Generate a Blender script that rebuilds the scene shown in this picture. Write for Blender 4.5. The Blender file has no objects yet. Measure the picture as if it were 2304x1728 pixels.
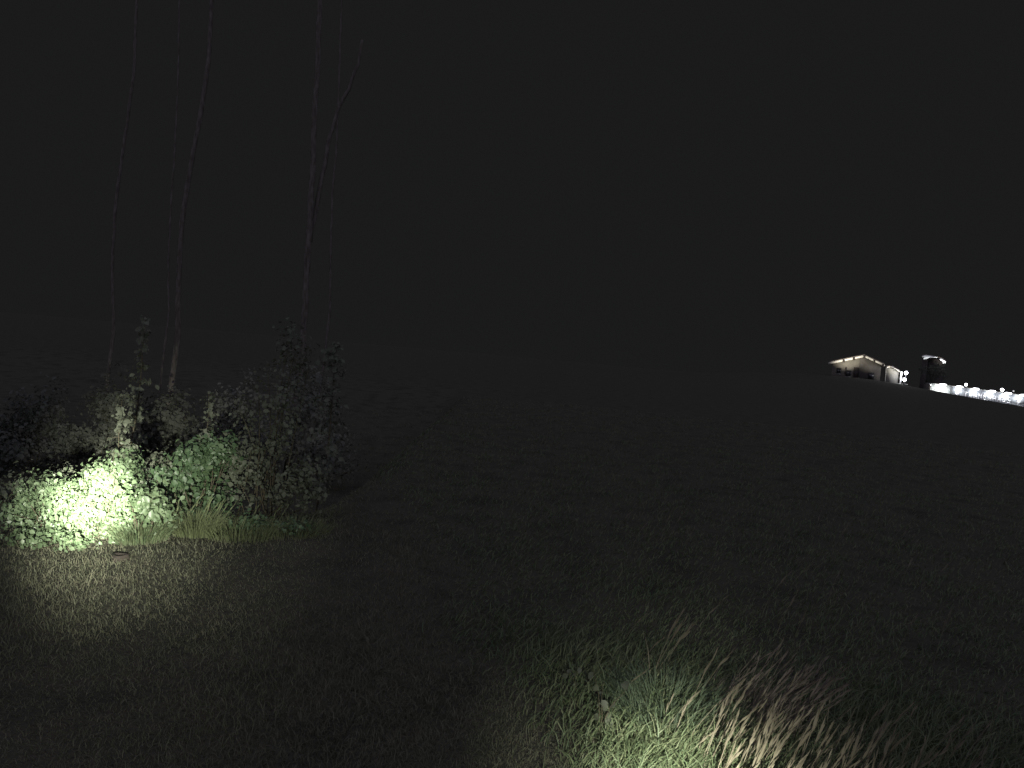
import bpy, math, random
import numpy as np
from mathutils import Vector, Matrix, Euler, Quaternion
R = math.radians
C = bpy.context.scene.collection
SC = bpy.context.scene

# ------------------------------------------------------------------ camera
CAM_H = 1.7
PITCH, ROLL, FPX = R(2.1), R(5.0), 1740.0          # focal length in pixels of the 2304 px wide photograph
cam = bpy.data.cameras.new('camera'); camo = bpy.data.objects.new('camera', cam); C.objects.link(camo)
M3 = Euler((R(90) - PITCH, 0, 0)).to_matrix() @ Matrix.Rotation(ROLL, 3, 'Z')
camo.matrix_world = Matrix.Translation((0, 0, CAM_H)) @ M3.to_4x4()
cam.sensor_width = 36; cam.lens = 36 * FPX / 2304; cam.clip_start = 0.05; cam.clip_end = 3000
SC.camera = camo
SC.view_settings.view_transform = 'Standard'; SC.view_settings.look = 'None'
SC.view_settings.exposure = 0; SC.view_settings.gamma = 1
SC.cycles.use_denoising = True
SC.cycles.max_bounces = 5; SC.cycles.diffuse_bounces = 2; SC.cycles.transmission_bounces = 3

# ------------------------------------------------------------------ night sky
W = bpy.data.worlds.new('World'); SC.world = W; W.use_nodes = True
bg = W.node_tree.nodes['Background']; bg.inputs[0].default_value = (0.96, 0.965, 1.0, 1); bg.inputs[1].default_value = 0.0111
# soft fill added from behind the camera, lifts unlit ground to the sky's tone
def light(name, kind, loc, energy, color, **kw):
    l = bpy.data.lights.new(name, kind); l.energy = energy; l.color = color
    for k, v in kw.items(): setattr(l, k, v)
    o = bpy.data.objects.new(name, l); C.objects.link(o); o.location = loc
    return o
def aim(o, target):
    o.rotation_euler = (Vector(target) - o.location).to_track_quat('-Z', 'Y').to_euler()
s = light('night_fill', 'SUN', (0, -45, 60), 0.95, (0.88, 0.85, 1.15), angle=R(150)); aim(s, (0, 0, 0))

def P(px, py, Y):
    """world point seen at a spot of the photograph, at the distance Y"""
    d = M3 @ Vector(((px - 1152) / FPX, -(py - 864) / FPX, -1))
    t = Y / d.y
    return Vector((d.x * t, Y, CAM_H + d.z * t))
class Front:
    """a house front: local x along it, local y into it, origin O, turned by rz"""
    def __init__(f, O, rz):
        f.O = Vector(O); f.rz = rz; f.R = Matrix.Rotation(rz, 3, 'Z')
    def at(f, px, py, y=0.0):
        d = M3 @ Vector(((px - 1152) / FPX, -(py - 864) / FPX, -1)); n = f.R @ Vector((0, 1, 0))
        o = f.O + n * y; c = Vector((0, 0, CAM_H)); t = (o - c).dot(n) / d.dot(n); p = c + d * t
        l = f.R.inverted() @ (p - f.O); return l.x, p.z
    def world(f, x, y, z):
        v = f.R @ Vector((x, y, 0)); return Vector((f.O.x + v.x, f.O.y + v.y, z))
def facing(px, py, Y):
    O = P(px, py, Y); return Front(O, -math.atan2(O.x, O.y))
def G(px, py):
    d = M3 @ Vector(((px - 1152) / FPX, -(py - 864) / FPX, -1))
    t = -CAM_H / d.z
    return Vector((d.x * t, d.y * t, 0))

# the two torches held beside the camera
TL = (-0.32, -0.15, 1.30)
TR = (0.42, -0.1, 1.25)
SPOTS = [
    ('torch_beam', TL, P(200, 1138, 5.6), 42000, 3.3, 1.0), ('torch_halo', TL, P(205, 1118, 5.6), 7500, 6.2, 1.0), ('torch_halo', TL, P(290, 1112, 5.6), 4300, 8.8, 1.0), ('torch_spill', TL, P(520, 1180, 5.6), 420, 8.5, 1.0),
    ('torch_spill', TL, P(330, 1075, 5.6), 480, 12.5, 1.0), ('torch_spill', TL, P(400, 1070, 5.6), 110, 20, 1.0),
    ('torch_beam', TR, G(1570, 1880), 4000, 9, 1.0), ('torch_halo', TR, G(1380, 1900), 520, 11, 1.0), ('torch_halo', TR, G(1610, 1850), 560, 12.5, 1.0), ('torch_halo', TR, G(1620, 1815), 90, 17, 1.0), ('torch_spill', TR, G(1500, 1760), 26, 24, 1.0)]
for n, loc, tgt, e, ang, bl in SPOTS:
    o = light(n, 'SPOT', loc, e, (1.0, 0.99, 0.86), spot_size=R(ang * 2), spot_blend=bl, shadow_soft_size=0.025)
    aim(o, tgt)

# ------------------------------------------------------------------ materials
MAT = {}
def mat(name, cols, scale=8.0, rough=0.7, spec=0.3, bump=0.0, bscale=60.0, island=False, translucent=0.0, emit=None, estr=0.0, stretch=(1, 1, 1), detail=6):
    m = bpy.data.materials.new(name); m.use_nodes = True; nt = m.node_tree; N = nt.nodes; L = nt.links
    b = N['Principled BSDF']; b.inputs['Roughness'].default_value = rough; b.inputs['Specular IOR Level'].default_value = spec
    tc = N.new('ShaderNodeTexCoord'); mp = N.new('ShaderNodeMapping'); mp.inputs['Scale'].default_value = stretch
    L.new(tc.outputs['Object'], mp.inputs['Vector'])
    nz = N.new('ShaderNodeTexNoise'); nz.inputs['Scale'].default_value = scale; nz.inputs['Detail'].default_value = detail
    L.new(mp.outputs[0], nz.inputs['Vector'])
    cr = N.new('ShaderNodeValToRGB'); el = cr.color_ramp.elements
    lo, hi = (0.0, 1.0) if island else (0.3, 0.7)
    for i, c in enumerate(cols):
        p = lo + (hi - lo) * i / max(1, len(cols) - 1)
        e = el[i] if i < 2 else el.new(p)
        e.position = p; e.color = (*c, 1)
    fac = nz.outputs['Fac']
    if island:
        g = N.new('ShaderNodeNewGeometry'); mm = N.new('ShaderNodeMath'); mm.operation = 'MULTIPLY_ADD'
        L.new(g.outputs['Random Per Island'], mm.inputs[0]); mm.inputs[1].default_value = 0.55
        m2 = N.new('ShaderNodeMath'); m2.operation = 'MULTIPLY'; m2.inputs[1].default_value = 0.45
        L.new(nz.outputs['Fac'], m2.inputs[0]); L.new(m2.outputs[0], mm.inputs[2]); fac = mm.outputs[0]
    L.new(fac, cr.inputs[0]); L.new(cr.outputs[0], b.inputs['Base Color'])
    if bump:
        nb = N.new('ShaderNodeTexNoise'); nb.inputs['Scale'].default_value = bscale; nb.inputs['Detail'].default_value = 5
        L.new(mp.outputs[0], nb.inputs['Vector'])
        bp = N.new('ShaderNodeBump'); bp.inputs['Strength'].default_value = bump; bp.inputs['Distance'].default_value = 0.02
        L.new(nb.outputs['Fac'], bp.inputs['Height']); L.new(bp.outputs[0], b.inputs['Normal'])
    if translucent:
        t = N.new('ShaderNodeBsdfTranslucent'); mx = N.new('ShaderNodeMixShader'); mx.inputs[0].default_value = translucent
        L.new(cr.outputs[0], t.inputs['Color']); L.new(b.outputs[0], mx.inputs[1]); L.new(t.outputs[0], mx.inputs[2])
        L.new(mx.outputs[0], N['Material Output'].inputs['Surface'])
    if emit:
        b.inputs['Emission Color'].default_value = (*emit, 1); b.inputs['Emission Strength'].default_value = estr
    MAT[name] = m
    return m
mat('leaf_green', [(.045, .068, .034), (.075, .11, .056), (.11, .15, .082), (.135, .165, .105)], 3, .45, .4, island=True, translucent=.3)
mat('leaf_deep', [(.032, .052, .026), (.05, .085, .04), (.085, .12, .06)], 3, .5, .35, island=True, translucent=.25)
mat('leaf_dull', [(.05, .058, .04), (.07, .08, .055), (.095, .105, .075)], 3, .6, .25, island=True, translucent=.2)
mat('leaf_dark', [(.045, .05, .041), (.062, .066, .055)], 3, .6, .2, island=True, translucent=.15)
mat('stem', [(.035, .032, .02), (.06, .052, .034)], 30, .8, .2)
mat('bark', [(.052, .047, .038), (.088, .08, .066), (.125, .115, .10)], 9, .9, .1, .6, 30, stretch=(3, 3, .7))
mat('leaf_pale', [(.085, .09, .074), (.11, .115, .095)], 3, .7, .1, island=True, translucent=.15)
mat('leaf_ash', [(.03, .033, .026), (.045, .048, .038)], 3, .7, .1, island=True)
mat('lawn', [(.046, .055, .034), (.074, .08, .05), (.10, .10, .066), (.13, .128, .09)], 1.7, .7, .2, island=True, translucent=.15)
mat('green_grass', [(.045, .065, .035), (.065, .09, .045), (.095, .115, .06), (.12, .125, .075)], 1.3, .6, .25, island=True, translucent=.25)
mat('straw_grass', [(.085, .077, .052), (.12, .108, .075), (.155, .138, .10)], 2, .7, .2, island=True, translucent=.2)
mat('pink_grass', [(.095, .082, .066), (.12, .102, .084)], 4, .7, .2, island=True, translucent=.2)
mat('pale_grass', [(.08, .10, .045), (.13, .15, .08)], 4, .7, .2, island=True, translucent=.25)
mat('blue_grass', [(.05, .07, .044), (.068, .09, .058)], 4, .7, .2, island=True, translucent=.25)
mat('soil', [(.032, .032, .0245), (.041, .042, .032), (.052, .050, .038), (.042, .046, .033)], 2.2, .95, .05, .8, 35, detail=10)
mat('wood_dark', [(.018, .015, .012), (.03, .025, .02)], 12, .8, .2, .4, 40, stretch=(1, 1, 6))
mat('wood_cut', [(.04, .037, .027), (.06, .054, .038)], 20, .8, .2)
mat('render_cream', [(.15, .138, .113), (.175, .16, .132)], 1.5, .9, .1, .1, 40)
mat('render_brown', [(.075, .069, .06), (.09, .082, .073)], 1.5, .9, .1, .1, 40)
mat('render_pale', [(.17, .165, .15), (.20, .195, .175)], 1.5, .9, .1, .1, 40)
mat('soffit', [(.34, .32, .28), (.42, .40, .35)], 6, .7, .2, stretch=(6, 1, 1))
mat('tile', [(.03, .025, .022), (.05, .04, .035)], 5, .9, .1, .5, 20)
mat('glass_dark', [(.015, .016, .018), (.02, .02, .022)], 5, .15, .5)
mat('trim_and_shade', [(.04, .035, .03), (.06, .05, .045)], 5, .7, .2)
mat('metal_white', [(.55, .57, .56), (.66, .68, .67)], 2, .45, .4, stretch=(4, 1, .3))
mat('panel_grey', [(.26, .275, .29), (.30, .315, .33)], 1, .5, .3)
mat('letter_white', [(.8, .8, .8), (.82, .82, .82)], 2, .4, .3)
mat('metal_dark', [(.06, .06, .065), (.09, .09, .095)], 5, .5, .5)
mat('concrete', [(.26, .27, .25), (.38, .38, .35)], 2, .9, .1, .3, 20)
mat('path', [(.20, .20, .17), (.34, .34, .30)], .8, .95, .05, .5, 10)
mat('lamp_glow', [(1, 1, 1), (1, 1, 1)], 1, emit=(.95, .96, 1.0), estr=14)
mat('lamp_dim', [(1, 1, 1), (1, 1, 1)], 1, emit=(1.0, .97, .92), estr=.45)
mat('blossom', [(.5, .5, .45), (.6, .6, .55)], 2, .8, .1)

# ------------------------------------------------------------------ object helpers
def tag(o, label=None, cat=None, group=None, kind=None):
    if label: o['label'] = label
    if cat: o['category'] = cat
    if group: o['group'] = group
    if kind: o['kind'] = kind
    return o
def thing(name, label, cat, loc=(0, 0, 0), group=None, rz=0):
    o = bpy.data.objects.new(name, None); C.objects.link(o); o.location = loc; o.rotation_euler[2] = rz
    return tag(o, label, cat, group)
def mesh_np(name, V, F, material, parent=None, smooth=False):
    """V (n,3) array; F list of index tuples or list of (k,m) int arrays"""
    me = bpy.data.meshes.new(name)
    if len(F) and isinstance(F[0], np.ndarray):
        loops = np.concatenate([f.ravel() for f in F]).astype(np.int32)
        tot = np.concatenate([np.full(len(f), f.shape[1], np.int32) for f in F])
    else:
        loops = np.array([i for f in F for i in f], np.int32); tot = np.array([len(f) for f in F], np.int32)
    st = np.concatenate([[0], np.cumsum(tot)[:-1]]).astype(np.int32)
    V = np.asarray(V, np.float32)
    me.vertices.add(len(V)); me.vertices.foreach_set('co', V.ravel())
    me.loops.add(len(loops)); me.loops.foreach_set('vertex_index', loops)
    me.polygons.add(len(tot)); me.polygons.foreach_set('loop_start', st); me.polygons.foreach_set('loop_total', tot)
    if smooth: me.polygons.foreach_set('use_smooth', np.ones(len(tot), bool))
    me.update(calc_edges=True); me.validate()
    me.materials.append(MAT[material])
    o = bpy.data.objects.new(name, me); C.objects.link(o)
    if parent is not None: o.parent = parent
    return o
class MB:
    def __init__(s): s.V = []; s.F = []
    def add(s, V, F):
        b = len(s.V); s.V += [tuple(v) for v in V]; s.F += [tuple(i + b for i in f) for f in F]; return s
    def box(s, a, b):
        (x0, y0, z0), (x1, y1, z1) = a, b
        return s.add([(x0, y0, z0), (x1, y0, z0), (x1, y1, z0), (x0, y1, z0), (x0, y0, z1), (x1, y0, z1), (x1, y1, z1), (x0, y1, z1)],
                     [(3, 2, 1, 0), (4, 5, 6, 7), (0, 1, 5, 4), (1, 2, 6, 5), (2, 3, 7, 6), (3, 0, 4, 7)])
    def prism(s, poly, y0, y1):
        """extrude an x-z outline from y0 to y1"""
        n = len(poly)
        V = [(x, y0, z) for x, z in poly] + [(x, y1, z) for x, z in poly]
        return s.add(V, [tuple(range(n)), tuple(range(2 * n - 1, n - 1, -1))] + [(i + n, (i + 1) % n + n, (i + 1) % n, i) for i in range(n)])
    def tube(s, pts, rad, seg=8, cap=True):
        pts = [Vector(p) for p in pts]; n = len(pts)
        if not hasattr(rad, '__len__'): rad = [rad] * n
        V = []; F = []
        for i, p in enumerate(pts):
            t = (pts[min(i + 1, n - 1)] - pts[max(i - 1, 0)]).normalized()
            a = t.cross(Vector((0.3, 1, 0.1))).normalized(); b = t.cross(a)
            for k in range(seg):
                w = 2 * math.pi * k / seg
                V.append(p + (a * math.cos(w) + b * math.sin(w)) * rad[i])
        for i in range(n - 1):
            for k in range(seg):
                F.append((i * seg + k, i * seg + (k + 1) % seg, (i + 1) * seg + (k + 1) % seg, (i + 1) * seg + k))
        if cap: F += [tuple(range(seg))[::-1], tuple((n - 1) * seg + k for k in range(seg))]
        return s.add(V, F)
    def ball(s, c, r, n=10, sz=1.0):
        V = [(c[0], c[1], c[2] + r * sz)]; F = []
        for i in range(1, n // 2):
            a = math.pi * i / (n // 2)
            for k in range(n):
                w = 2 * math.pi * k / n
                V.append((c[0] + r * math.sin(a) * math.cos(w), c[1] + r * math.sin(a) * math.sin(w), c[2] + r * sz * math.cos(a)))
        V.append((c[0], c[1], c[2] - r * sz)); m = n // 2 - 1
        for k in range(n):
            F.append((0, 1 + k, 1 + (k + 1) % n)); F.append((len(V) - 1, 1 + (m - 1) * n + (k + 1) % n, 1 + (m - 1) * n + k))
            for i in range(m - 1): F.append((1 + i * n + k, 1 + (i + 1) * n + k, 1 + (i + 1) * n + (k + 1) % n, 1 + i * n + (k + 1) % n))
        return s.add(V, F)
    def build(s, name, material, parent=None, smooth=False): return mesh_np(name, s.V, s.F, material, parent, smooth)

# ------------------------------------------------------------------ terrain
def sm(t): t = np.clip(t, 0, 1); return t * t * (3 - 2 * t)
def ground_z(x, y):
    x = np.asarray(x, float); y = np.asarray(y, float)
    near = .018 * np.sin(x * 1.3 + .6 * y) + .015 * np.sin(2.1 * y - .7 * x + 1) + .01 * np.sin(3.7 * x + 2.9 * y)
    far = sm((y - 25) / 60)
    hill = 3.4 * np.exp(-((x - 66) / np.where(x < 66, 30, 15)) ** 2 - ((y - 160) / 45) ** 2)
    side = np.clip(.30 - .058 * (x - 102), -2.2, .35) * sm((x - 82) / 14) * np.exp(-((y - 190) / 40) ** 2)
    wood = -1.1 * sm((-x - 1.5) / 1.3) * sm((y - 6.7) / 2.6) * (1 - sm((y - 24) / 14))  # added drop behind the bushes, keeps torchlit ground out of sight
    return near + far * (hill + side) + wood
xs = np.unique(np.concatenate([np.linspace(-12, 12, 160), np.linspace(-60, 160, 150), np.linspace(-900, 1100, 60)]))
ys = np.unique(np.concatenate([np.linspace(-3, 16, 130), np.linspace(16, 230, 150), np.linspace(-40, 1500, 60)]))
X, Y = np.meshgrid(xs, ys); Z = ground_z(X, Y)
nx, ny = len(xs), len(ys)
idx = np.arange(nx * ny).reshape(ny, nx)
quads = np.stack([idx[:-1, :-1], idx[:-1, 1:], idx[1:, 1:], idx[1:, :-1]], -1).reshape(-1, 4)
tag(mesh_np('ground', np.stack([X, Y, Z], -1).reshape(-1, 3), [quads], 'soil', smooth=True), kind='structure')

# ------------------------------------------------------------------ grass
def blades(n, x, y, h, w, lean, lean_dir, rng, curl=.35, segs=2):
    """curved tapering blades rooted at x,y; arrays of n"""
    z = ground_z(x, y) - .01
    face = rng.uniform(0, 2 * np.pi, n)
    fx, fy = np.cos(face) * w / 2, np.sin(face) * w / 2
    lx, ly = np.cos(lean_dir) * lean, np.sin(lean_dir) * lean
    V = []; ts = np.linspace(0, 1, segs + 1)
    for t in ts[:-1]:
        off = (t * (1 - curl) + curl * t * t) * 1.0
        zz = z + h * t * np.sqrt(np.maximum(.05, 1 - (lean * t) ** 2 * .6))
        cx, cy = x + lx * h * off * (t + .25), y + ly * h * off * (t + .25)
        ww = 1 - .55 * t
        V.append(np.stack([cx - fx * ww, cy - fy * ww, zz], -1)); V.append(np.stack([cx + fx * ww, cy + fy * ww, zz], -1))
    V.append(np.stack([x + lx * h * 1.25, y + ly * h * 1.25, z + h * np.sqrt(np.maximum(.05, 1 - lean ** 2 * .6)) - curl * h * lean * .3], -1))
    k = len(V); V = np.stack(V, 1).reshape(-1, 3); base = np.arange(n)[:, None] * k
    F = [base + np.array([[2 * i, 2 * i + 1, 2 * i + 3, 2 * i + 2]]) for i in range(segs - 1)] + [base + np.array([[k - 3, k - 2, k - 1]])]
    return V, F
def merge(parts):
    V = []; F = []; b = 0
    for v, f in parts:
        V.append(v); F += [q + b for q in f]; b += len(v)
    return np.concatenate(V), F
def edge_x(y):
    """where the short lawn ends and the tall meadow begins"""
    return 0.55 - .32 * (y - 2.6) + .10 * np.sin(2.3 * y)
def polar(n, rmin, rmax, a0, a1, rng, power=1.0):
    r = rmin * (rmax / rmin) ** (rng.random(n) ** power); a = rng.uniform(a0, a1, n)
    return r * np.sin(a), r * np.cos(a), r
rng = np.random.default_rng(4)
n = 330000
x, y, r = polar(n, 2.3, 17, R(-44), R(38), rng)
k = x < edge_x(y) + rng.normal(0, .16, n); x, y, r = x[k], y[k], r[k]; n = len(x)
patch = .5 + .5 * np.sin(1.9 * x + .8 * y) * np.sin(1.3 * y - 1.1 * x + 2)
h = (.018 + .028 * rng.random(n) ** 2) * (.7 + .7 * patch) * (1 + .05 * r); w = (.0022 + .0014 * rng.random(n)) * (1 + .13 * r)
tag(mesh_np('lawn_grass', *blades(n, x, y, h, w, rng.uniform(.2, .95, n), rng.uniform(0, 6.28, n), rng), 'lawn'), 'short mown brownish green lawn between the lit bushes and the tall meadow', 'grass', kind='stuff')
n = 120000
x, y, r = polar(n, 2.2, 30, R(-14), R(42), rng, 1.1)
k = x > edge_x(y) + rng.normal(0, .12, n); x, y, r = x[k], y[k], r[k]; n = len(x)
den = np.sin(3.1 * x + 1.2 * y) * np.sin(2.2 * y - 1.7 * x)
h = (.10 + .16 * rng.random(n)) * (1 + .25 * den) * (1 - .45 * np.exp(-((x - edge_x(y)) / .3) ** 2)); h = h * np.interp(r, [3.3, 5.2], [1, .28]); w = (.0034 + .0034 * rng.random(n)) * (1 + .10 * r)
ld = np.where(rng.random(n) < .6, rng.normal(.2, .7, n), rng.uniform(0, 6.28, n))
tag(mesh_np('meadow_grass', *blades(n, x, y, h, w, rng.uniform(.25, 1.0, n), ld, rng, segs=3), 'green_grass'), 'uncut green meadow grass around the lower torch beam', 'grass', kind='stuff')

def seed_stems(n, x, y, h, rng, lean=(.45, .85), ldir=(.1, .35), head=.40, scale=1.0):
    """tall leaning stalks that each end in a feathery spindle head"""
    z = ground_z(x, y); le = rng.uniform(*lean, n); d = rng.normal(ldir[0], ldir[1], n)
    dx, dy = np.cos(d) * le, np.sin(d) * le
    up = np.sqrt(1 - .55 * le ** 2)
    pts = []
    for t in (0, .35, .7, 1.0):
        b = t ** 1.5
        pts.append(np.stack([x + dx * h * b, y + dy * h * b, z + h * t * up], -1))
    V = []; F = []; sw = (.0016 * scale)
    side = np.stack([np.ones(n) * sw, np.zeros(n), np.zeros(n)], -1)
    parts = []
    vv = np.stack([p + sgn * side for p in pts for sgn in (-1, 1)], 1).reshape(-1, 3); b = np.arange(n)[:, None] * 8
    parts.append((vv, [b + np.array([[2 * i, 2 * i + 1, 2 * i + 3, 2 * i + 2]]) for i in range(3)]))
    ax = pts[3] - pts[2]; ax /= np.linalg.norm(ax, axis=1)[:, None]
    for j in range(6):                                   # spikelets of the head
        t = j / 6.0
        o = pts[3] - ax * (head * h * (1 - t))[:, None]
        a = rng.uniform(0, 6.28, n); rad = rng.uniform(.04, .20, n)
        sdv = np.stack([np.cos(a), np.sin(a) * .8, np.sin(a) * .6 + .1], -1) * rad[:, None]
        dirv = ax + sdv; dirv /= np.linalg.norm(dirv, axis=1)[:, None]
        L = (h * head * .50 * (1.15 - .5 * t))[:, None]
        pr = np.cross(dirv, np.stack([np.cos(a + 1), np.sin(a + 1), a * 0 + .3], -1)); pr /= np.linalg.norm(pr, axis=1)[:, None]
        ww = L * .065
        vv = np.stack([o, o + dirv * L * .45 + pr * ww, o + dirv * L, o + dirv * L * .45 - pr * ww], 1).reshape(-1, 3)
        b = np.arange(n)[:, None] * 4
        parts.append((vv, [b + np.array([[0, 1, 2, 3]])]))
    return merge(parts)
n = 3000
x, y, r = polar(n, 2.4, 9.0, R(8), R(36), rng, 1.0)
wgt = np.exp(-((x - 1.3) / .5) ** 2) * np.exp(-(np.maximum(0, y - 2.9) / .45) ** 2)
k = (x > edge_x(y) + .35) & (rng.random(n) < .025 + .9 * wgt); x, y = x[k], y[k]; n = len(x)
tag(mesh_np('seeding_grass', *seed_stems(n, x, y, rng.uniform(.20, .38, n), rng, (.22, .62)), 'straw_grass'), 'straw coloured seeding grass leaning right in the lower torch beam', 'grass', kind='stuff')
def clump(name, label, c, rad, n, h, material, seed, lean=(.2, .9), ldir=None, heads=0, cat='grass clump', group=None, w=.006):
    g = np.random.default_rng(seed); a = g.uniform(0, 6.28, n); q = rad * np.sqrt(g.random(n))
    x, y = c[0] + q * np.cos(a), c[1] + q * np.sin(a)
    d = a if ldir is None else g.normal(ldir, .5, n)
    part = [blades(n, x, y, h * g.uniform(.3, 1.1, n), w * g.uniform(.6, 1.2, n), g.uniform(*lean, n), d, g, segs=3)]
    if heads:
        a = g.uniform(0, 6.28, heads); q = rad * np.sqrt(g.random(heads))
        part.append(seed_stems(heads, c[0] + q * np.cos(a), c[1] + q * np.sin(a), h * g.uniform(1.1, 1.6, heads), g, (.1, .5) if ldir is None else (.4, .8)))
    return tag(mesh_np(name, *merge(part), material), label, cat, group)

# ------------------------------------------------------------------ leaves and shrubs
LV = np.array([(0, 0, 0), (-.30, .28, .06), (-.34, .58, .05), (0, 1.0, -.10), (.34, .58, .05), (.30, .28, .06), (0, .3, -.02), (0, .62, -.03)], float)
LQ = [np.array([[1, 2, 7, 6], [6, 7, 4, 5]]), np.array([[0, 1, 6], [0, 6, 5], [2, 3, 7], [7, 3, 4]])]
def leaves(pos, out, size, rng, up=.35, spread=.9, width=1.0):
    """leaf blades at pos; `out` is the direction the leaves' faces turn to"""
    n = len(pos)
    nrm = out + rng.normal(0, spread, (n, 3)) * .6; nrm[:, 2] += up; nrm /= np.linalg.norm(nrm, axis=1)[:, None]
    t = rng.normal(0, 1, (n, 3)); t[:, 2] -= .6; t -= nrm * np.sum(t * nrm, 1)[:, None]; t /= np.linalg.norm(t, axis=1)[:, None]
    s_ = np.cross(t, nrm); sz = (size * (.35 + 1.05 * rng.random(n) ** 1.3))[:, None, None]
    V = pos[:, None, :] + sz * (s_[:, None, :] * LV[None, :, 0:1] * width + t[:, None, :] * LV[None, :, 1:2] + nrm[:, None, :] * LV[None, :, 2:3] * rng.uniform(.3, 2.2, n)[:, None, None])
    b = np.arange(n)[:, None, None] * 8
    return V.reshape(-1, 3), [(b + q[None]).reshape(-1, q.shape[1]) for q in LQ]
def shrub(name, label, cat, base, lobes, size, leafmat, seed, canes=10, group=None, spread=.9, width=1.0, thick=.006, hole=.25):
    """lobes: (dx, dy, z, rx, ry, rz, leaves); leaf clusters ride on arching canes that run from the base into each lobe"""
    g = np.random.default_rng(seed); rr = random.Random(seed)
    t = thing(name, label, cat, base, group)
    P_, O_ = [], []; cm = MB()
    for (dx, dy, z, rx, ry, rz, n) in lobes:
        c = np.array([dx, dy, z]); rad = np.array([rx, ry, rz])
        nc = max(6, int(n / 26))                         # clusters
        d = g.normal(0, 1, (nc, 3)); d /= np.linalg.norm(d, axis=1)[:, None]
        q = g.random(nc) ** .45
        cen = d * q[:, None]
        lump = .78 + .3 * np.sin(3.1 * d[:, 0] * 2 + seed) * np.sin(2.7 * d[:, 2] * 2 + 1.3 * seed)
        cen = c + cen * rad * lump[:, None]
        keep = g.random(nc) > hole * .5; cen = cen[keep]; d = d[keep]; nc = len(cen)
        per = max(3, int(n / nc))
        off = g.normal(0, 1, (nc, per, 3)) * size * 1.15
        pos = (cen[:, None, :] + off).reshape(-1, 3)
        out = np.repeat(d, per, 0) * .8 + off.reshape(-1, 3) / size * .25; out[:, 1] -= .25
        k = pos[:, 2] > .01
        P_.append(pos[k]); O_.append(out[k])
        for i in range(min(canes, nc)):
            e = cen[i]; b0 = np.array([dx * .5 + g.normal(0, rx * .25), dy * .5 + g.normal(0, ry * .2), -.02])
            mid = (b0 + e) / 2 + np.array([g.normal(0, .05), g.normal(0, .05), abs(e[2]) * .22])
            pts = [(1 - u) ** 2 * b0 + 2 * u * (1 - u) * mid + u * u * e for u in (0, .25, .5, .75, 1)]
            cm.tube([tuple(p) for p in pts], [thick, thick * .85, thick * .7, thick * .5, thick * .25], 5, False)
    pos = np.concatenate(P_); out = np.concatenate(O_)
    V, F = leaves(pos, out, size, g, spread=spread, width=width)
    mesh_np('foliage', V, F, leafmat, t)
    cm.build('stem', 'stem', t, True)
    return t
def shoot(name, label, cat, base, h, lean, rad, n, size, leafmat, seed, group=None, bottom=.25, thick=.008, bushy=1.0):
    """upright shoot: one stem, leaves in a narrowing plume"""
    g = np.random.default_rng(seed); t = thing(name, label, cat, base, group)
    us = np.linspace(0, 1, 9); line = np.stack([lean[0] * us ** 1.5 + .012 * h * np.sin(us * 7 + seed), lean[1] * us + 0 * us, h * us], -1)
    m = MB().tube([tuple(p) for p in line], list(thick * (1 - .85 * us)), 6)
    P_ = []; O_ = []; ns = int(22 * bushy); per = max(4, n // ns)
    for i in range(ns):
        uu = min(1, bottom + (1 - bottom) * (i + g.uniform(0, 1)) / ns); a_ = g.uniform(0, 6.28)
        o = np.array([np.interp(uu, us, line[:, 0]), np.interp(uu, us, line[:, 1]), h * uu]); L = rad * (1.08 - uu) ** .75 * g.uniform(.35, 1.5)
        e = o + np.array([math.cos(a_) * L, math.sin(a_) * L, L * g.uniform(-.3, .7)])
        m.tube([tuple(o), tuple(e)], [thick * .35, thick * .12], 4, False)
        q = g.random((per, 1)) ** .7; P_.append(o + (e - o) * q + g.normal(0, size * .5, (per, 3)))
        O_.append(np.tile([math.cos(a_), math.sin(a_) - .6, .3], (per, 1)))
    pos = np.concatenate(P_); out = np.concatenate(O_)
    V, F = leaves(pos, out, size, g); mesh_np('foliage', V, F, leafmat, t); m.build('stem', 'stem', t, True)
    return t
def at_ground(px, py):
    p = G(px, py); p.z = float(ground_z(p.x, p.y)); return p
def on_ground(px, py, Y):
    p = P(px, py, Y); p.z = float(ground_z(p.x, p.y)); return p
S = 1740 / 5.6          # photo pixels per metre at the bushes

def back(px, py, dy):
    return on_ground(px, py, at_ground(px, py).y + dy)
# main bush, in the hot spot of the torch
b = back(172, 1232, .35)
shrub('leafy_bush', 'broad light green bush burnt white at its middle by the torch', 'bush', b, [
    (-.02, .05, .24, .50, .32, .26, 4000), (-.40, .02, .18, .26, .28, .19, 1250), (.16, .10, .44, .24, .22, .22, 1250), (.27, .08, .58, .15, .16, .17, 650), (.34, .02, .18, .22, .25, .19, 950), (-.22, -.02, .36, .28, .2, .15, 700), (.02, 0, .06, .62, .3, .09, 1250)],
    .037, 'leaf_green', 3, canes=8, width=.85, hole=.3)
b2 = b + Vector((.18, .16, 0))
shoot('climbing_shoot', 'tapering leafy shoot rising dimly above the white lit bush', 'sapling', b2, 1.14, (.03, 0), 0.20, 240, .044, 'leaf_dull', 5, bottom=.42)
bR = back(422, 1215, .75)
shrub('leafy_bush', 'smaller green bush right of the white lit one, half in shade', 'bush', bR, [
    (.0, .05, .50, .24, .25, .20, 1100), (-.2, -.1, .38, .16, .16, .12, 350), (.14, .15, .64, .22, .24, .16, 600), (.05, .15, .2, .42, .25, .22, 700)],
    .048, 'leaf_deep', 8, canes=6)
shrub('leafy_bush', 'low clump of yellow green leaves between the two larger lit bushes', 'bush', b + Vector((.52, -.06, 0)), [
    (0, 0, .36, .17, .14, .10, 420), (.12, .05, .26, .14, .12, .12, 260)], .046, 'leaf_green', 12, canes=5)
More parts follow.
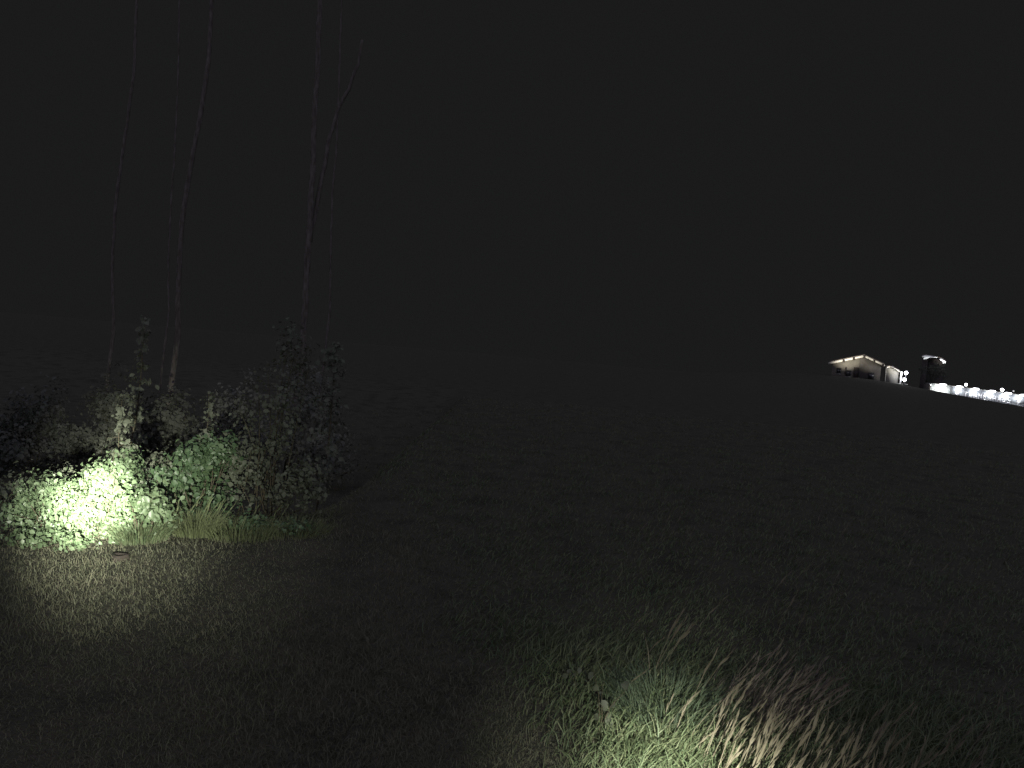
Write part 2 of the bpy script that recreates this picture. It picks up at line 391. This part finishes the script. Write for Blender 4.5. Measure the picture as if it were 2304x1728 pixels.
shoot('climbing_shoot', 'short leafy shoot standing grey above the smaller green bush', 'sapling', bR + Vector((.0, .2, 0)), 1.15, (.02, 0), .13, 150, .042, 'leaf_dull', 9, bottom=.5)
bD = on_ground(600, 1000, 7.3)
shrub('young_tree', 'wide dark young tree barely seen right of the lit bushes', 'tree', bD, [
    (0, 0, 1.0, .50, .4, .55, 800), (.12, .1, 1.6, .28, .3, .55, 420), (-.25, -.05, .5, .4, .35, .45, 900), (.3, 0, .4, .45, .35, .4, 900)],
    .045, 'leaf_dull', 15, canes=5, thick=.008)
bL = on_ground(60, 1000, 7.0)
shrub('weed_thicket', 'dull grey weeds behind the left end of the lit bush', 'bush', bL, [
    (0, 0, .15, .6, .3, .22, 700), (.5, .1, .22, .4, .3, .22, 400), (-.4, 0, .12, .4, .3, .2, 300)], .045, 'leaf_dull', 18, canes=8)
bM = on_ground(330, 1000, 7.0)
shrub('weed_thicket', 'shaded leaf wall in the gap between the two lit bushes', 'bush', bM, [
    (0, 0, .28, .45, .25, .30, 700), (.1, 0, .50, .35, .2, .14, 200)], .045, 'leaf_dull', 21, canes=6)
# ------------------------------------------------------------------ rest is appended below
# low growth at the feet of the bushes
c = at_ground(300, 1225)
clump('grass_clump', 'soft green grass clump right under the white lit bush', (c.x, c.y + .12), .20, 1500, .20, 'green_grass', 31, group='grass clumps along the bushes')
c = at_ground(420, 1215)
clump('grass_clump', 'pale fine grass clump before the smaller green bush', (c.x, c.y + .15), .17, 1300, .24, 'pale_grass', 32, group='grass clumps along the bushes', heads=12)
c = at_ground(520, 1220)
clump('grass_clump', 'dim grass clump at the far right foot of the bushes', (c.x, c.y + .2), .30, 900, .17, 'pale_grass', 33, group='grass clumps along the bushes', heads=10)
c = at_ground(640, 1210)
clump('grass_clump', 'dark grass clump below the barely seen young tree', (c.x, c.y + .2), .34, 900, .12, 'pale_grass', 35, group='grass clumps along the bushes')
c = at_ground(60, 1235)
shrub('ground_ivy', 'small cut leaves lying at the left foot of the lit bush', 'plant', c + Vector((0, .1, 0)), [(0, 0, .05, .34, .14, .08, 420), (.3, 0, .04, .3, .1, .07, 300)], .035, 'leaf_green', 36, canes=6, thick=.003)
shrub('ground_ivy', 'dim leafy weeds among the grass under the barely seen young tree', 'plant', back(560, 1205, .1), [(0, 0, .07, .34, .14, .12, 420), (.35, 0, .05, .3, .12, .09, 260), (-.4, .0, .06, .25, .1, .09, 240)], .034, 'leaf_deep', 38, canes=6, thick=.003)
# hollow stump
c = at_ground(268, 1262)
t = thing('hollow_stump', 'small hollow brown stump at the edge of the lawn', 'stump', c)
m = MB(); n = 14; V = []; rr = random.Random(2)
for (zz, ro, ri) in ((-.04, .06, .0), (.012, .052, .0), (.04, .048, .0)):
    for k in range(n):
        a = 2 * math.pi * k / n; q = ro * (1 + .16 * math.sin(3 * a) + rr.uniform(-.06, .06)); V.append((q * math.cos(a) * 1.2, q * math.sin(a), zz + (.012 * math.sin(2 * a) if zz > .05 else 0)))
for k in range(n): V.append((V[2 * n + k][0] * .68, V[2 * n + k][1] * .68, V[2 * n + k][2] + .002))
for k in range(n): V.append((V[2 * n + k][0] * .55, V[2 * n + k][1] * .55, .0))
F = [(i * n + k, i * n + (k + 1) % n, (i + 1) * n + (k + 1) % n, (i + 1) * n + k) for i in range(4) for k in range(n)] + [tuple(4 * n + k for k in range(n))]
m.add(V, F).build('bark', 'wood_dark', t)
# weeds at the meadow edge
c = at_ground(1338, 1655)
def weed(name, label, base, h, nl, size, lf, seed, group=None, lean=(0.03, 0)):
    g = np.random.default_rng(seed); t = thing(name, label, 'weed', base, group)
    m = MB(); P_ = []; O_ = []
    for j in range(3):
        e = np.array([lean[0] + g.normal(0, .05), g.normal(0, .04), h * g.uniform(.7, 1.05)])
        pts = [tuple(e * u + np.array([.02 * math.sin(u * 4 + j), 0, 0])) for u in (0, .3, .6, 1)]
        m.tube(pts, [.003, .0026, .002, .001], 5, False)
        for u in g.uniform(.25, 1, nl // 3):
            P_.append(e * u + np.array([.02 * math.sin(u * 4 + j), 0, 0])); O_.append(g.normal(0, .6, 3) + np.array([0, -.5, .5]))
    V, F = leaves(np.array(P_), np.array(O_), size, g); mesh_np('foliage', V, F, lf, t); m.build('stem', 'stem', t)
    return t
weed('broadleaf_weed', 'thin weed with a few grey leaves at the left edge of the tall grass', c, .30, 15, .045, 'leaf_dull', 40, 'weeds along the meadow edge')
weed('broadleaf_weed', 'small weed with three pale leaves on the dim lawn', at_ground(1290, 1560), .12, 9, .035, 'leaf_dull', 41, 'weeds along the meadow edge')
c = at_ground(1500, 1640)
clump('grass_clump', 'blue green grass clump left of the straw coloured heads', (c.x, c.y + .05), .22, 1100, .24, 'blue_grass', 43)
c = at_ground(1765, 1690)
clump('grass_clump', 'reddish pink flowering grass clump among the straw coloured heads', (c.x, c.y + .15), .13, 260, .24, 'pink_grass', 44, heads=36, ldir=.3)
c = at_ground(1690, 1640)
clump('grass_clump', 'faint rusty grass clump behind the straw coloured heads', (c.x, c.y + .15), .18, 260, .22, 'pink_grass', 45, heads=22, ldir=.3)
c = at_ground(1462, 1560)
o = clump('grass_stalk', 'single thin stalk standing tall above the dark meadow', (c.x, c.y), .01, 4, .30, 'straw_grass', 46, heads=3, cat='grass stalk')

# ------------------------------------------------------------------ tall bare trunks of the wood edge
def tree(label, pts, Y, r0, r1, seed, limbs=(), crown=True, group='slender trees of the wood edge'):
    g = random.Random(seed); gn = np.random.default_rng(seed)
    path = [P(a, b, Y) for a, b in pts]
    low = path[0].copy(); low.x -= .15; low.z = float(ground_z(low.x, low.y)) - .1
    d = (path[-1] - path[-2]).normalized()
    for k in range(4): path.append(path[-1] + Vector((d.x * .4 + g.uniform(-.12, .12), g.uniform(-.15, .15), 1.4)))
    path = [low] + path
    t = thing('slender_tree', label, 'tree', low, group)
    loc = [p - low for p in path]
    # refine with small wiggles
    fine = []
    for i in range(len(loc) - 1):
        for u in (0, .33, .66): fine.append(loc[i].lerp(loc[i + 1], u) + Vector((g.uniform(-1, 1) * r0 * .15, 0, 0)))
    fine.append(loc[-1]); n = len(fine)
    m = MB().tube([tuple(p) for p in fine], [r0 + (r1 - r0) * i / (n - 1) for i in range(n)], 9)
    m.build('trunk', 'bark', t, True)
    for lp in limbs:
        q = [P(a, b, Y + .1) - low for a, b in lp]
        fine = []
        for i in range(len(q) - 1):
            for u in (0, .33, .66): fine.append(q[i].lerp(q[i + 1], u) + Vector((g.uniform(-1, 1) * r0 * .2, 0, 0)))
        fine.append(q[-1]); MB().tube([tuple(p) for p in fine], [r0 * .75 * (1 - .5 * i / len(fine)) for i in range(len(fine))], 8).build('limb', 'bark', t, True)
    if crown:
        top = loc[-1]; nn = 1500
        c = gn.normal(0, 1, (60, 3)) * np.array([.8, .8, 1.3]) + np.array([top.x, top.y, top.z + .6]); c[:, 2] = np.maximum(c[:, 2], top.z - 1.6)
        pos = np.repeat(c, nn // 60, 0) + gn.normal(0, .22, (nn, 3))
        V, F = leaves(pos, gn.normal(0, 1, (nn, 3)), .09, gn); mesh_np('crown', V, F, 'leaf_dark', t)
        b = MB()
        for i in range(0, 60, 4):
            b.tube([tuple(loc[-3]), tuple(c[i] * .5 + np.array(loc[-3]) * .5 + np.array([0, 0, .2])), tuple(c[i])], [r1 * .8, r1 * .5, r1 * .2], 5, False)
        b.build('branch', 'bark', t)
    return t
tree('faint leftmost trunk curving right as it rises', [(256, 740), (252, 600), (258, 480), (278, 330), (302, 160), (308, -40)], 19.0, .045, .028, 51)
tree('curved grey trunk left of the forked one, bent to the right', [(400, 760), (402, 640), (410, 500), (428, 380), (452, 250), (470, 130), (478, -40)], 16.5, .062, .035, 52)
tree('very faint thin trunk close left of the curved grey one', [(380, 700), (378, 610), (384, 480), (392, 360), (400, 200), (405, -40)], 21.0, .03, .02, 53)
tree('pale trunk that forks into a straight and a right leaning limb', [(682, 790), (688, 640), (694, 540), (702, 420), (708, 260), (716, 120), (722, -40)], 15.5, .072, .036, 54,
     limbs=[[(696, 545), (712, 470), (724, 400), (742, 310), (758, 250), (785, 200), (806, 145), (815, 90)]])
tree('faint thin trunk right of the forked pale one', [(742, 700), (744, 560), (748, 440), (756, 340), (762, 200), (770, -40)], 19.5, .032, .02, 56)
shoot('tall_sapling', 'faint tall narrow sapling in front of the leftmost trunks', 'sapling', on_ground(290, 900, 9.5), 2.9, (.16, 0), .22, 420, .06, 'leaf_dull', 60, bottom=.35, thick=.018)
shoot('tall_sapling', 'faint leafy sapling right of the forked trunk', 'sapling', on_ground(735, 900, 10.5), 2.6, (.12, 0), .45, 520, .07, 'leaf_dull', 61, bottom=.2, thick=.018)
for i, (px, Y, h, lab) in enumerate([(250, 14, 2.1, 'dark shrub at the foot of the leftmost trunk'), (395, 13.5, 2.1, 'dark shrub at the foot of the curved grey trunk'), (90, 14, 1.8, 'dark shrub left of the leftmost trunk'),
        (530, 15, 2.3, 'dark shrub between the curved trunk and the forked trunk'), (690, 14.5, 2.6, 'dark shrub at the foot of the forked trunk'), (-60, 13, 1.6, 'dark shrub at the left border of the picture')]):
    q = on_ground(px, 900, Y)
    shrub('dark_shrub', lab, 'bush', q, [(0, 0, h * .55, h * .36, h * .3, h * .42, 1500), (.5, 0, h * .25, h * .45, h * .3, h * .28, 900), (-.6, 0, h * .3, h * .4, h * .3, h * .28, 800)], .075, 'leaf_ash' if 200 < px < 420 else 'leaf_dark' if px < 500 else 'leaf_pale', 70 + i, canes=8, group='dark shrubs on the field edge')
# ------------------------------------------------------------------ the far buildings
def fixture(name, label, loc, r, glow='lamp_glow', power=0, group=None, pole=None, cat='lamp', rz=0):
    t = thing(name, label, cat, loc, group, rz)
    h = MB()
    h.prism([(-r * 1.15, -r * .2), (-r * .8, r * 1.0), (r * .8, r * 1.0), (r * 1.15, -r * .2)], -r * .1, r * .9).build('housing', 'metal_dark', t)
    MB().ball((0, -r * .35, 0), r * .86, 12).build('lens', glow, t, True)
    if pole:
        z0 = float(ground_z(loc[0], loc[1])) - loc[2]
        MB().tube([(0, r * .6, z0), (0, r * .6, z0 * .5), (0, r * .6, 0)], [.09, .08, .06], 8).build('pole', 'metal_dark', t)
    return t

# gabled house
HY = 150.0
FR = facing(1944, 798.5, HY)
def hp(px, py): x, z = FR.at(px, py); return x, z
xl, zl = hp(1864, 815); xa, za = 0.0, hp(1944, 798.5)[1]; xr, zr = hp(1991, 820)
xstep, _ = hp(1934, 820)
gz = float(ground_z(FR.O.x, HY))
wl, wr = xl + .75, xr - .55
sl = (za - zl) / (xa - xl); sr = (za - zr) / (xr - xa)
t = thing('gabled_house', 'cream gabled house with dark purlin ends under its bright eaves', 'house', (FR.O.x, FR.O.y, gz), rz=FR.rz)
def rel(x, y, z): return (x - xa, y - HY, z - gz)
D = 11.0
def gable(x0, x1, y0, y1, drop):
    f = lambda x: (za - sl * (xa - x) if x < xa else za - sr * (x - xa)) - drop - gz
    pts = [(x0 - xa, -1.0), (x1 - xa, -1.0), (x1 - xa, f(x1))]
    if x0 < xa < x1: pts.append((0, f(xa)))
    pts.append((x0 - xa, f(x0)))
    return MB().prism(pts, y0 - HY, y1 - HY)
gable(wl, xstep, HY + 1.0, HY + D, .24).build('wall', 'render_cream', t)
w2 = gable(xstep + .003, wr, HY + .70, HY + D - .01, .24).build('wall', 'render_brown', t); w2['label'] = 'browner wall bay standing slightly forward'
# roof slabs with pale soffit under
def slab(x0, z0, x1, z1, y0, y1, th, lift):
    return [(x0 - xa, z0 - gz + lift), (x1 - xa, z1 - gz + lift), (x1 - xa, z1 - gz + lift + th), (x0 - xa, z0 - gz + lift + th)]
rf = MB(); rf.prism(slab(xl, zl, xa, za, 0, 0, .16, .0), -.0, D + .4); rf.prism(slab(xa, za, xr, zr, 0, 0, .16, .0), -.0, D + .4)
ro = rf.build('roof', 'tile', t)
sf = MB(); sf.prism(slab(xl, zl, xa, za, 0, 0, .05, -.053), .03, D + .3); sf.prism(slab(xa, za, xr, zr, 0, 0, .05, -.053), .03, D + .3)
sf.build('soffit', 'soffit', ro)
fa = MB(); fa.prism(slab(xl, zl, xa, za, 0, 0, .42, -.43), -.05, .028); fa.prism(slab(xa, za, xr, zr, 0, 0, .36, -.37), -.05, .028)
fa.build('bargeboard', 'soffit', ro)
for px, py in ((1898, 812), (1921, 807), (1944.5, 803.5), (1967, 811.5), (1987, 821)):
    x, z = hp(px, py)
    f = (za - sl * (xa - x) if x < xa else za - sr * (x - xa)) - .06
    MB().box(rel(x - .2, HY - .22, f - .56), rel(x + .2, HY + .99, f - .03)).build('purlin', 'wood_dark', t)
def window(cx, cz, w, h, y):
    f = MB().box(rel(cx - w / 2, y - .05, cz - h / 2), rel(cx + w / 2, y + .03, cz + h / 2)).build('window', 'trim_and_shade', t)
    MB().box(rel(cx - w / 2 + .1, y - .06, cz - h / 2 + .1), rel(cx - .03, y - .045, cz + h / 2 - .1)).box(rel(cx + .03, y - .06, cz - h / 2 + .1), rel(cx + w / 2 - .1, y - .045, cz + h / 2 - .1)).build('pane', 'glass_dark', f)
    MB().box(rel(cx - w / 2 - .08, y - .14, cz - h / 2 - .08), rel(cx + w / 2 + .08, y - .003, cz - h / 2 - .003)).build('sill', 'concrete', f)
x, z = hp(1887, 834); window(x, z, .85, 1.15, HY + 1.0)
x, z = hp(1909, 840); window(x, z, 1.0, 1.25, HY + 1.0)
x, z = hp(1903, 831); MB().box(rel(x - .17, HY + .86, z - .95), rel(x + .17, HY + .998, z + .42)).build('shutter', 'trim_and_shade', t)
x, z = hp(1926, 846); MB().box(rel(x - .5, HY + .92, gz), rel(x + .45, HY + .998, gz + 2.05)).build('door', 'trim_and_shade', t)
x, z = hp(1960, 846); MB().box(rel(x - .5, HY + .62, z - .6), rel(x + .5, HY + .698, z + .6)).build('window', 'glass_dark', t)

# lean-to annex with its own lamp
ax0, az0 = hp(1994, 822.5); ax1, az1 = hp(2008, 823.5); ax2, az2 = hp(2024.5, 834.5); _, azb = hp(2024, 864)
t2 = thing('pale_annex', 'small pale annex, brightly lit under its sloping eave', 'annex', FR.world(ax1, 0, azb), rz=FR.rz)
o3 = MB().prism([(ax0 - ax1, -.8), (ax2 - ax1 - .12, -.8), (ax2 - ax1 - .12, az2 - azb - .10), (0, az1 - azb - .12), (ax0 - ax1, az0 - azb - .08)], .55, 6).build('wall', 'render_pale', t2)
MB().prism([(ax0 - ax1 - .05, az0 - azb + .0), (0, az1 - azb - .02), (ax2 - ax1 + .08, az2 - azb - .02), (ax2 - ax1 + .08, az2 - azb + .12), (0, az1 - azb + .12), (ax0 - ax1 - .05, az0 - azb + .14)], 0.05, 6.3).build('roof', 'tile', t2)
MB().prism([(ax0 - ax1 - .04, az0 - azb - .28), (0, az1 - azb - .3), (ax2 - ax1 + .06, az2 - azb - .28), (ax2 - ax1 + .06, az2 - azb - .025), (0, az1 - azb - .025), (ax0 - ax1 - .04, az0 - azb - .005)], .06, .3).build('fascia', 'soffit', t2)
MB().box((ax0 - ax1 - .02, .45, -.8), (ax0 - ax1 + .16, .547, az0 - azb - .12)).build('downpipe', 'render_pale', t2)
MB().box((ax2 - ax1 - .3, -.2, -.05), (ax2 - ax1 + 1.6, .5, .12)).build('step', 'concrete', t2)
lx, lz = hp(1998, 826)
fixture('wall_lamp', 'small wall lamp in the left top corner of the pale annex', FR.world(lx, .35, lz + .05), .10, group='lamps around the house', rz=FR.rz)
o = light('wall_lamp_light', 'POINT', FR.world(lx + .05, -.1, lz - .02), 12, (1, .95, .84), shadow_soft_size=.1)
for q_ in (2004, 2012, 2020):
    lx2, lz2 = hp(q_, 827 + max(0, q_ - 2008) * .62)
    o = light('eave_light', 'SPOT', FR.world(lx2, -.2, lz2 - .1), 34, (1, .95, .84), spot_size=R(150), spot_blend=1, shadow_soft_size=.15); aim(o, FR.world(lx2, .75, lz2 - 1.0))
# white pillar and the two floodlights right of it
wx, wz = hp(2028.5, 836.5); _, wzb = hp(2028, 856)
t3 = thing('gate_pillar', 'narrow white pillar between the annex and the two floodlights', 'pillar', FR.world(wx, .2, wzb), rz=FR.rz)
MB().box((-.14, -.14, -1.2), (.14, .14, wz - wzb)).build('shaft', 'letter_white', t3); MB().box((-.19, -.19, wz - wzb + .002), (.19, .19, wz - wzb + .06)).build('cap', 'concrete', t3)
fx, fz = hp(2038.5, 839); fixture('floodlight', 'upper of the two glaring floodlights beside the annex', FR.world(fx, -.3, fz), .36, group='lamps around the house', pole=True, rz=FR.rz)
o = light('floodlight_light', 'POINT', FR.world(fx - .1, -1.1, fz), 500, (.92, .93, 1), shadow_soft_size=.3)
fx2, fz2 = hp(2031.8, 854); fixture('floodlight', 'lower of the two glaring floodlights beside the annex', FR.world(fx2 + .22, -.6, fz2), .33, group='lamps around the house', pole=True, rz=FR.rz)
# added unseen spots that brighten the top of the house front
for dx_, e_ in ((-3.6, 17000), (1.2, 7500)):
    p_ = FR.world(dx_, -9.0, 0); p_.z = float(ground_z(p_.x, p_.y)) + .25
    o = light('added_front_wash', 'SPOT', p_, e_, (1, .95, .84), spot_size=R(46), spot_blend=1, shadow_soft_size=.15); aim(o, FR.world(dx_ * .8, 1, za + .9))

# house behind the round tree
BY = 206.0
FB = facing(2100, 806, BY)
bx0, bz0 = FB.at(2075, 800); bx1, bz1 = FB.at(2111, 804); bx2, bz2 = FB.at(2130, 817)
bg_ = float(ground_z(FB.O.x, BY))
t = thing('hidden_house', 'pale house whose lit eaves show around the dark round tree', 'house', (FB.O.x, FB.O.y, bg_), rz=FB.rz)
def bp(x, z): return (x, z - bg_)
MB().prism([bp(bx0 + .1, bg_ - 1), bp(bx0 + 1.5, bg_ - 1), bp(bx0 + 1.5, bz0 - .45), bp(bx0 + .1, bz0 - .45)], .8, 9).build('wall', 'trim_and_shade', t)  # both walls of the pale house: shade put into a dark colour
MB().prism([bp(bx0 + 1.503, bg_ - 1), bp(bx2 - .5, bg_ - 1), bp(bx2 - .5, bz2 - .2), bp(bx1, bz1 - .45), bp(bx0 + 1.503, bz0 - .45)], 1.6, 9).build('wall', 'trim_and_shade', t)
def zp(a, b): return bp(*FB.at(2060 + a / 22.12, 785 + b / 22.12))
top_ = [(300, 400), (350, 345), (440, 306), (550, 305), (800, 340), (1000, 375), (1150, 425), (1320, 462), (1430, 565), (1525, 622)]
MB().prism([zp(a, b) for a, b in top_] + [zp(a, b - 30) for a, b in top_[::-1]], -.05, 9.5).build('roof', 'tile', t)
capL = [(310, 412), (350, 352), (440, 312), (550, 311), (800, 346), (1000, 381), (1090, 418), (1080, 442), (900, 432), (650, 438), (560, 500), (420, 520), (370, 480), (430, 425)]
capR = [(1175, 482), (1318, 470), (1426, 572), (1515, 628), (1512, 690), (1380, 720), (1360, 640), (1290, 600), (1220, 560)]
MB().prism([zp(a, b) for a, b in capL], -.03, .15).build('fascia', 'metal_white', t)
MB().prism([zp(a, b) for a, b in capR], -.03, .15).build('fascia', 'metal_white', t)
for X_, Z_, e_ in ((bx0 + 1.0, bz0, 800), (bx2 - .6, bz2, 4200)):
    o = light('gable_light', 'SPOT', FB.world(X_, -3.2, Z_ - 2.6), e_, (.98, .98, 1), spot_size=R(60), spot_blend=1, shadow_soft_size=.1); aim(o, FB.world(X_ - .2, 0, Z_ + .5))
# the round tree in front of it
TY = 199.0
q = on_ground(2100, 860, TY)
_p = P(2101, 834, TY); cx, cz = _p.x, _p.z
t = thing('round_tree', 'dark round crowned tree between the house and the lit hall', 'tree', q)
MB().tube([(0, 0, -.2), (.05, 0, 1.0), (0, 0, cz - q.z)], [.22, .17, .08], 8).build('trunk', 'bark', t, True)
lm = MB(); g = np.random.default_rng(80)
nn = 5200; d = g.normal(0, 1, (260, 3)); d /= np.linalg.norm(d, axis=1)[:, None]
rad = np.array([4.0, 2.5, 3.4]); c = d * (g.random(260) ** .4)[:, None] * rad * (.86 + .14 * np.sin(5 * d[:, :1] + 4 * d[:, 2:]))
c[:, 0] += cx - q.x; c[:, 2] += cz - q.z
c = c[~((c[:, 2] > cz - q.z + 1.1) & (c[:, 0] < cx - q.x + .6) & (g.random(260) < .85))]
c = c[c[:, 2] < cz - q.z + 2.9 + .5 * g.random(len(c)) - .35 * np.maximum(0, c[:, 0] - cx + q.x)]
nn = len(c) * 20
pos = np.repeat(c, 20, 0) + g.normal(0, .2, (nn, 3)); V, F = leaves(pos, g.normal(0, 1, (nn, 3)), .20, g); mesh_np('crown', V, F, 'leaf_dark', t)
for i in range(0, 120, 6): lm.tube([(0, 0, (cz - q.z) * .5), tuple(c[i])], [.06, .02], 5, False)
lm.build('limb', 'bark', t)

# ------------------------------------------------------------------ the long lit hall with its letters
A = P(2095.5, 862, 190.0); B = P(2330, 893, 190.5)
dirv = Vector((B.x - A.x, B.y - A.y, 0)); Lh = dirv.length; rz = math.atan2(dirv.y, dirv.x)
drop = (A.z - B.z) / Lh
base0 = P(2094, 892, 190.0).z
Hh = A.z - base0
t = thing('lit_hall', 'long low white hall with lettering, glaring under its row of lamps', 'hall', (A.x, A.y, base0), rz=rz)
Lh += 3
def zt(x): return -drop * x                              # the hall steps down the slope with the ground
def strip(m, x0, x1, z0, z1, y0, y1):
    return m.prism([(x0, z0 + zt(x0)), (x1, z0 + zt(x1)), (x1, z1 + zt(x1)), (x0, z1 + zt(x0))], y0, y1)
FH = Front(A, rz)
u = lambda px: FH.at(px, 875)[0]
xb = u(2140)                                             # ribbed part ends, sign board begins
m = MB(); strip(m, 0, Lh, -.6, Hh, .12, 2.6); m.build('wall', 'metal_white', t)
rr = random.Random(5)
m = MB(); xx = 0
while xx < Lh: strip(m, xx, xx + rr.uniform(.10, .17), -.3, Hh - .05, rr.uniform(.0, .05), .118); xx += rr.uniform(.24, .34)
m.build('cladding', 'metal_white', t)
m = MB(); strip(m, -.15, Lh, Hh + .003, Hh + .12, -.12, 2.7); m.build('roof', 'trim_and_shade', t)
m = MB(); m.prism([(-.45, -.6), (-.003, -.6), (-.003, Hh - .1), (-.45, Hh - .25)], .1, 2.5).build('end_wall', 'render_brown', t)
m = MB(); strip(m, xb, Lh, .62, Hh - .18, -.22, -.1); m.build('sign_board', 'panel_grey', t)
m = MB(); strip(m, xb - .05, Lh, .50, .617, -.62, -.1); m.build('ledge', 'letter_white', t)
m = MB(); strip(m, xb, Lh, -.3, .05, -.9, -.3); m.build('plinth', 'concrete', t)
# letters of the sign, each one its own part
GL = {'T': [[(0, 1), (.8, 1)], [(.4, 1), (.4, 0)]], 'A': [[(0, 0), (.4, 1)], [(.4, 1), (.8, 0)], [(.16, .36), (.64, .36)]],
      'N': [[(0.05, 0), (0.05, 1)], [(0.05, 1), (.75, 0)], [(.75, 0), (.75, 1)]], 'E': [[(0.05, 0), (0.05, 1)], [(0, 1), (.7, 1)], [(0, .5), (.62, .5)], [(0, 0), (.7, 0)]],
      'H': [[(0.05, 0), (0.05, 1)], [(.75, 0), (.75, 1)], [(0, .5), (.8, .5)]], 'U': [[(.05, 1), (.05, .12)], [(.02, .06), (.78, .06)], [(.75, .12), (.75, 1)]],
      'S': [[(.75, 1), (.05, 1)], [(.05, 1), (.05, .52)], [(.05, .5), (.75, .5)], [(.75, .5), (.75, .05)], [(.75, 0), (.05, 0)]]}
lh, lw = 1.15, .92
for i, ch in enumerate('TANNENHAUS'):
    px = 2160 + (200 + 167.3 * i) / 15.36
    x0 = u(px) - lw * .42; zb = 1.02
    m = MB(); th = .20
    for k, ((ax, az), (bx, bz)) in enumerate(GL[ch]):
        a = Vector((x0 + ax * lw, 0, zb + az * lh)); b = Vector((x0 + bx * lw, 0, zb + bz * lh)); d = (b - a).normalized(); nrm = Vector((-d.z, 0, d.x)) * th / 2
        a = a - d * th * .3; b = b + d * th * .3
        poly = [((p).x, (p).z + zt(p.x)) for p in (a - nrm, b - nrm, b + nrm, a + nrm)]
        m.prism(poly, -.30 - .004 * k, -.223)
    m.build('letter', 'letter_white', t)
for px in (2153.5, 2292.5):                              # shield emblems at both ends of the lettering
    x0 = u(px); m = MB(); z = 1.1
    m.prism([(x0 + a, z + b + zt(x0)) for a, b in ((0, -.35), (.38, .1), (.52, .55), (.52, 1.2), (-.52, 1.2), (-.52, .55), (-.38, .1))], -.30, -.223)
    m.build('emblem', 'letter_white', t)
# lamps above the wall: an arm and a shade each
lampx = [u(2060 + a * 244 / 2212) for a in (480, 820, 1150, 1490, 1820, 2120)]
labs = ['hall lamp over the ribbed white wall, leftmost of the row', 'hall lamp above the left shield emblem', 'hall lamp above the first letters of the sign',
        'hall lamp above the middle letters of the sign', 'hall lamp above the last letters of the sign', 'hall lamp above the right shield emblem']
Rz = Matrix.Rotation(rz, 3, 'Z')
for i, x0 in enumerate(lampx):
    loc = Vector((A.x, A.y, base0)) + Rz @ Vector((x0, -1.5, Hh + zt(x0) - .02))
    q = thing('arm_lamp', labs[i], 'lamp', loc, 'row of lamps along the hall', rz)
    MB().tube([(0, 1.55, -.05), (0, .8, .12), (0, .1, .08)], .03, 6).build('arm', 'metal_dark', q)
    MB().prism([(-.35, .2), (.35, .2), (.2, .3), (-.2, .3)], -.12, .12).build('shade', 'metal_dark', q)
    mb_ = MB().ball((0, 0, 0), .30, 12); mb_.V = [(v[0] * 3.0, v[1], v[2] * .72 - .05) for v in mb_.V]; mb_.build('lens', 'lamp_glow', q, True)  # lens stretched wide, its glow stands in for the lamp's bloom
    o = light('arm_lamp_light', 'SPOT', loc + Vector((0, 0, -.45)), 430 if i else 800, (.93, .97, 1.0) if i else (.97, 1, .93), spot_size=R(150), spot_blend=.8, shadow_soft_size=.2)
    aim(o, loc + Rz @ Vector((0, 1.3, -.75)))
q_ = FH.world(-.47, -.6, base0 + Hh - .5)  # added lamp and spot, put here to light the path
fixture('wall_lamp', 'small added lamp on the dark left end of the lit hall', q_, .09, group='added lamps at the hall end', rz=rz)
o = light('added_end_light', 'SPOT', FH.world(-1.6, -1.6, base0 + Hh + .2), 6000, (.95, 1, .93), spot_size=R(110), spot_blend=1, shadow_soft_size=.2); aim(o, FH.world(-5.5, -3, base0 - .2))
# verge in front of the hall and path from the house
Vp = []; F = []
pp = [(2040, 866.5, 152), (2060, 872, 160), (2078, 880, 172), (2094, 892, 186)]
for a, b_, Y_ in pp:
    p = P(a, b_, Y_); z = float(ground_z(p.x, p.y)) + .03
    Vp += [(p.x - 1.6, Y_ - .5, z), (p.x + 1.8, Y_ + 1.2, float(ground_z(p.x + 1.8, Y_ + 1.2)) + .03)]
F = [(2 * i, 2 * i + 1, 2 * i + 3, 2 * i + 2) for i in range(len(pp) - 1)]
tag(mesh_np('path', Vp, F, 'path'), kind='structure')
m = MB(); nseg = 40
for i in range(nseg + 1):
    x0 = -2 + (Lh + 2) * i / nseg; w = 2.2 + .5 * math.sin(i * .9) + .3 * math.sin(i * 2.3)
    for y0, z0 in ((-.3, .02), (-.9 - w * .5, -.12), (-.9 - w, -.55)):
        v = Rz @ Vector((x0, y0, z0 + zt(x0))); m.V.append((A.x + v.x, A.y + v.y, base0 + v.z))
for i in range(nseg):
    for k in range(2): m.F.append((3 * i + k, 3 * i + k + 1, 3 * i + k + 4, 3 * i + k + 3))
tag(m.build('verge', 'path'), kind='structure')
# lamps on poles behind the hall
for px, py, r_, gl, lab in ((2173, 865.5, .42, 'lamp_glow', 'bright pole lamp behind the first letters of the hall'), (2254, 877, .52, 'lamp_glow', 'largest pole lamp behind the last letters of the hall'),
                       (2280, 880, .26, 'lamp_dim', 'dimmest pole lamp behind the right end of the hall')):
    p = P(px, py, 225.0); fixture('pole_lamp', lab, p, r_, gl, group='pole lamps behind the hall', pole=True)
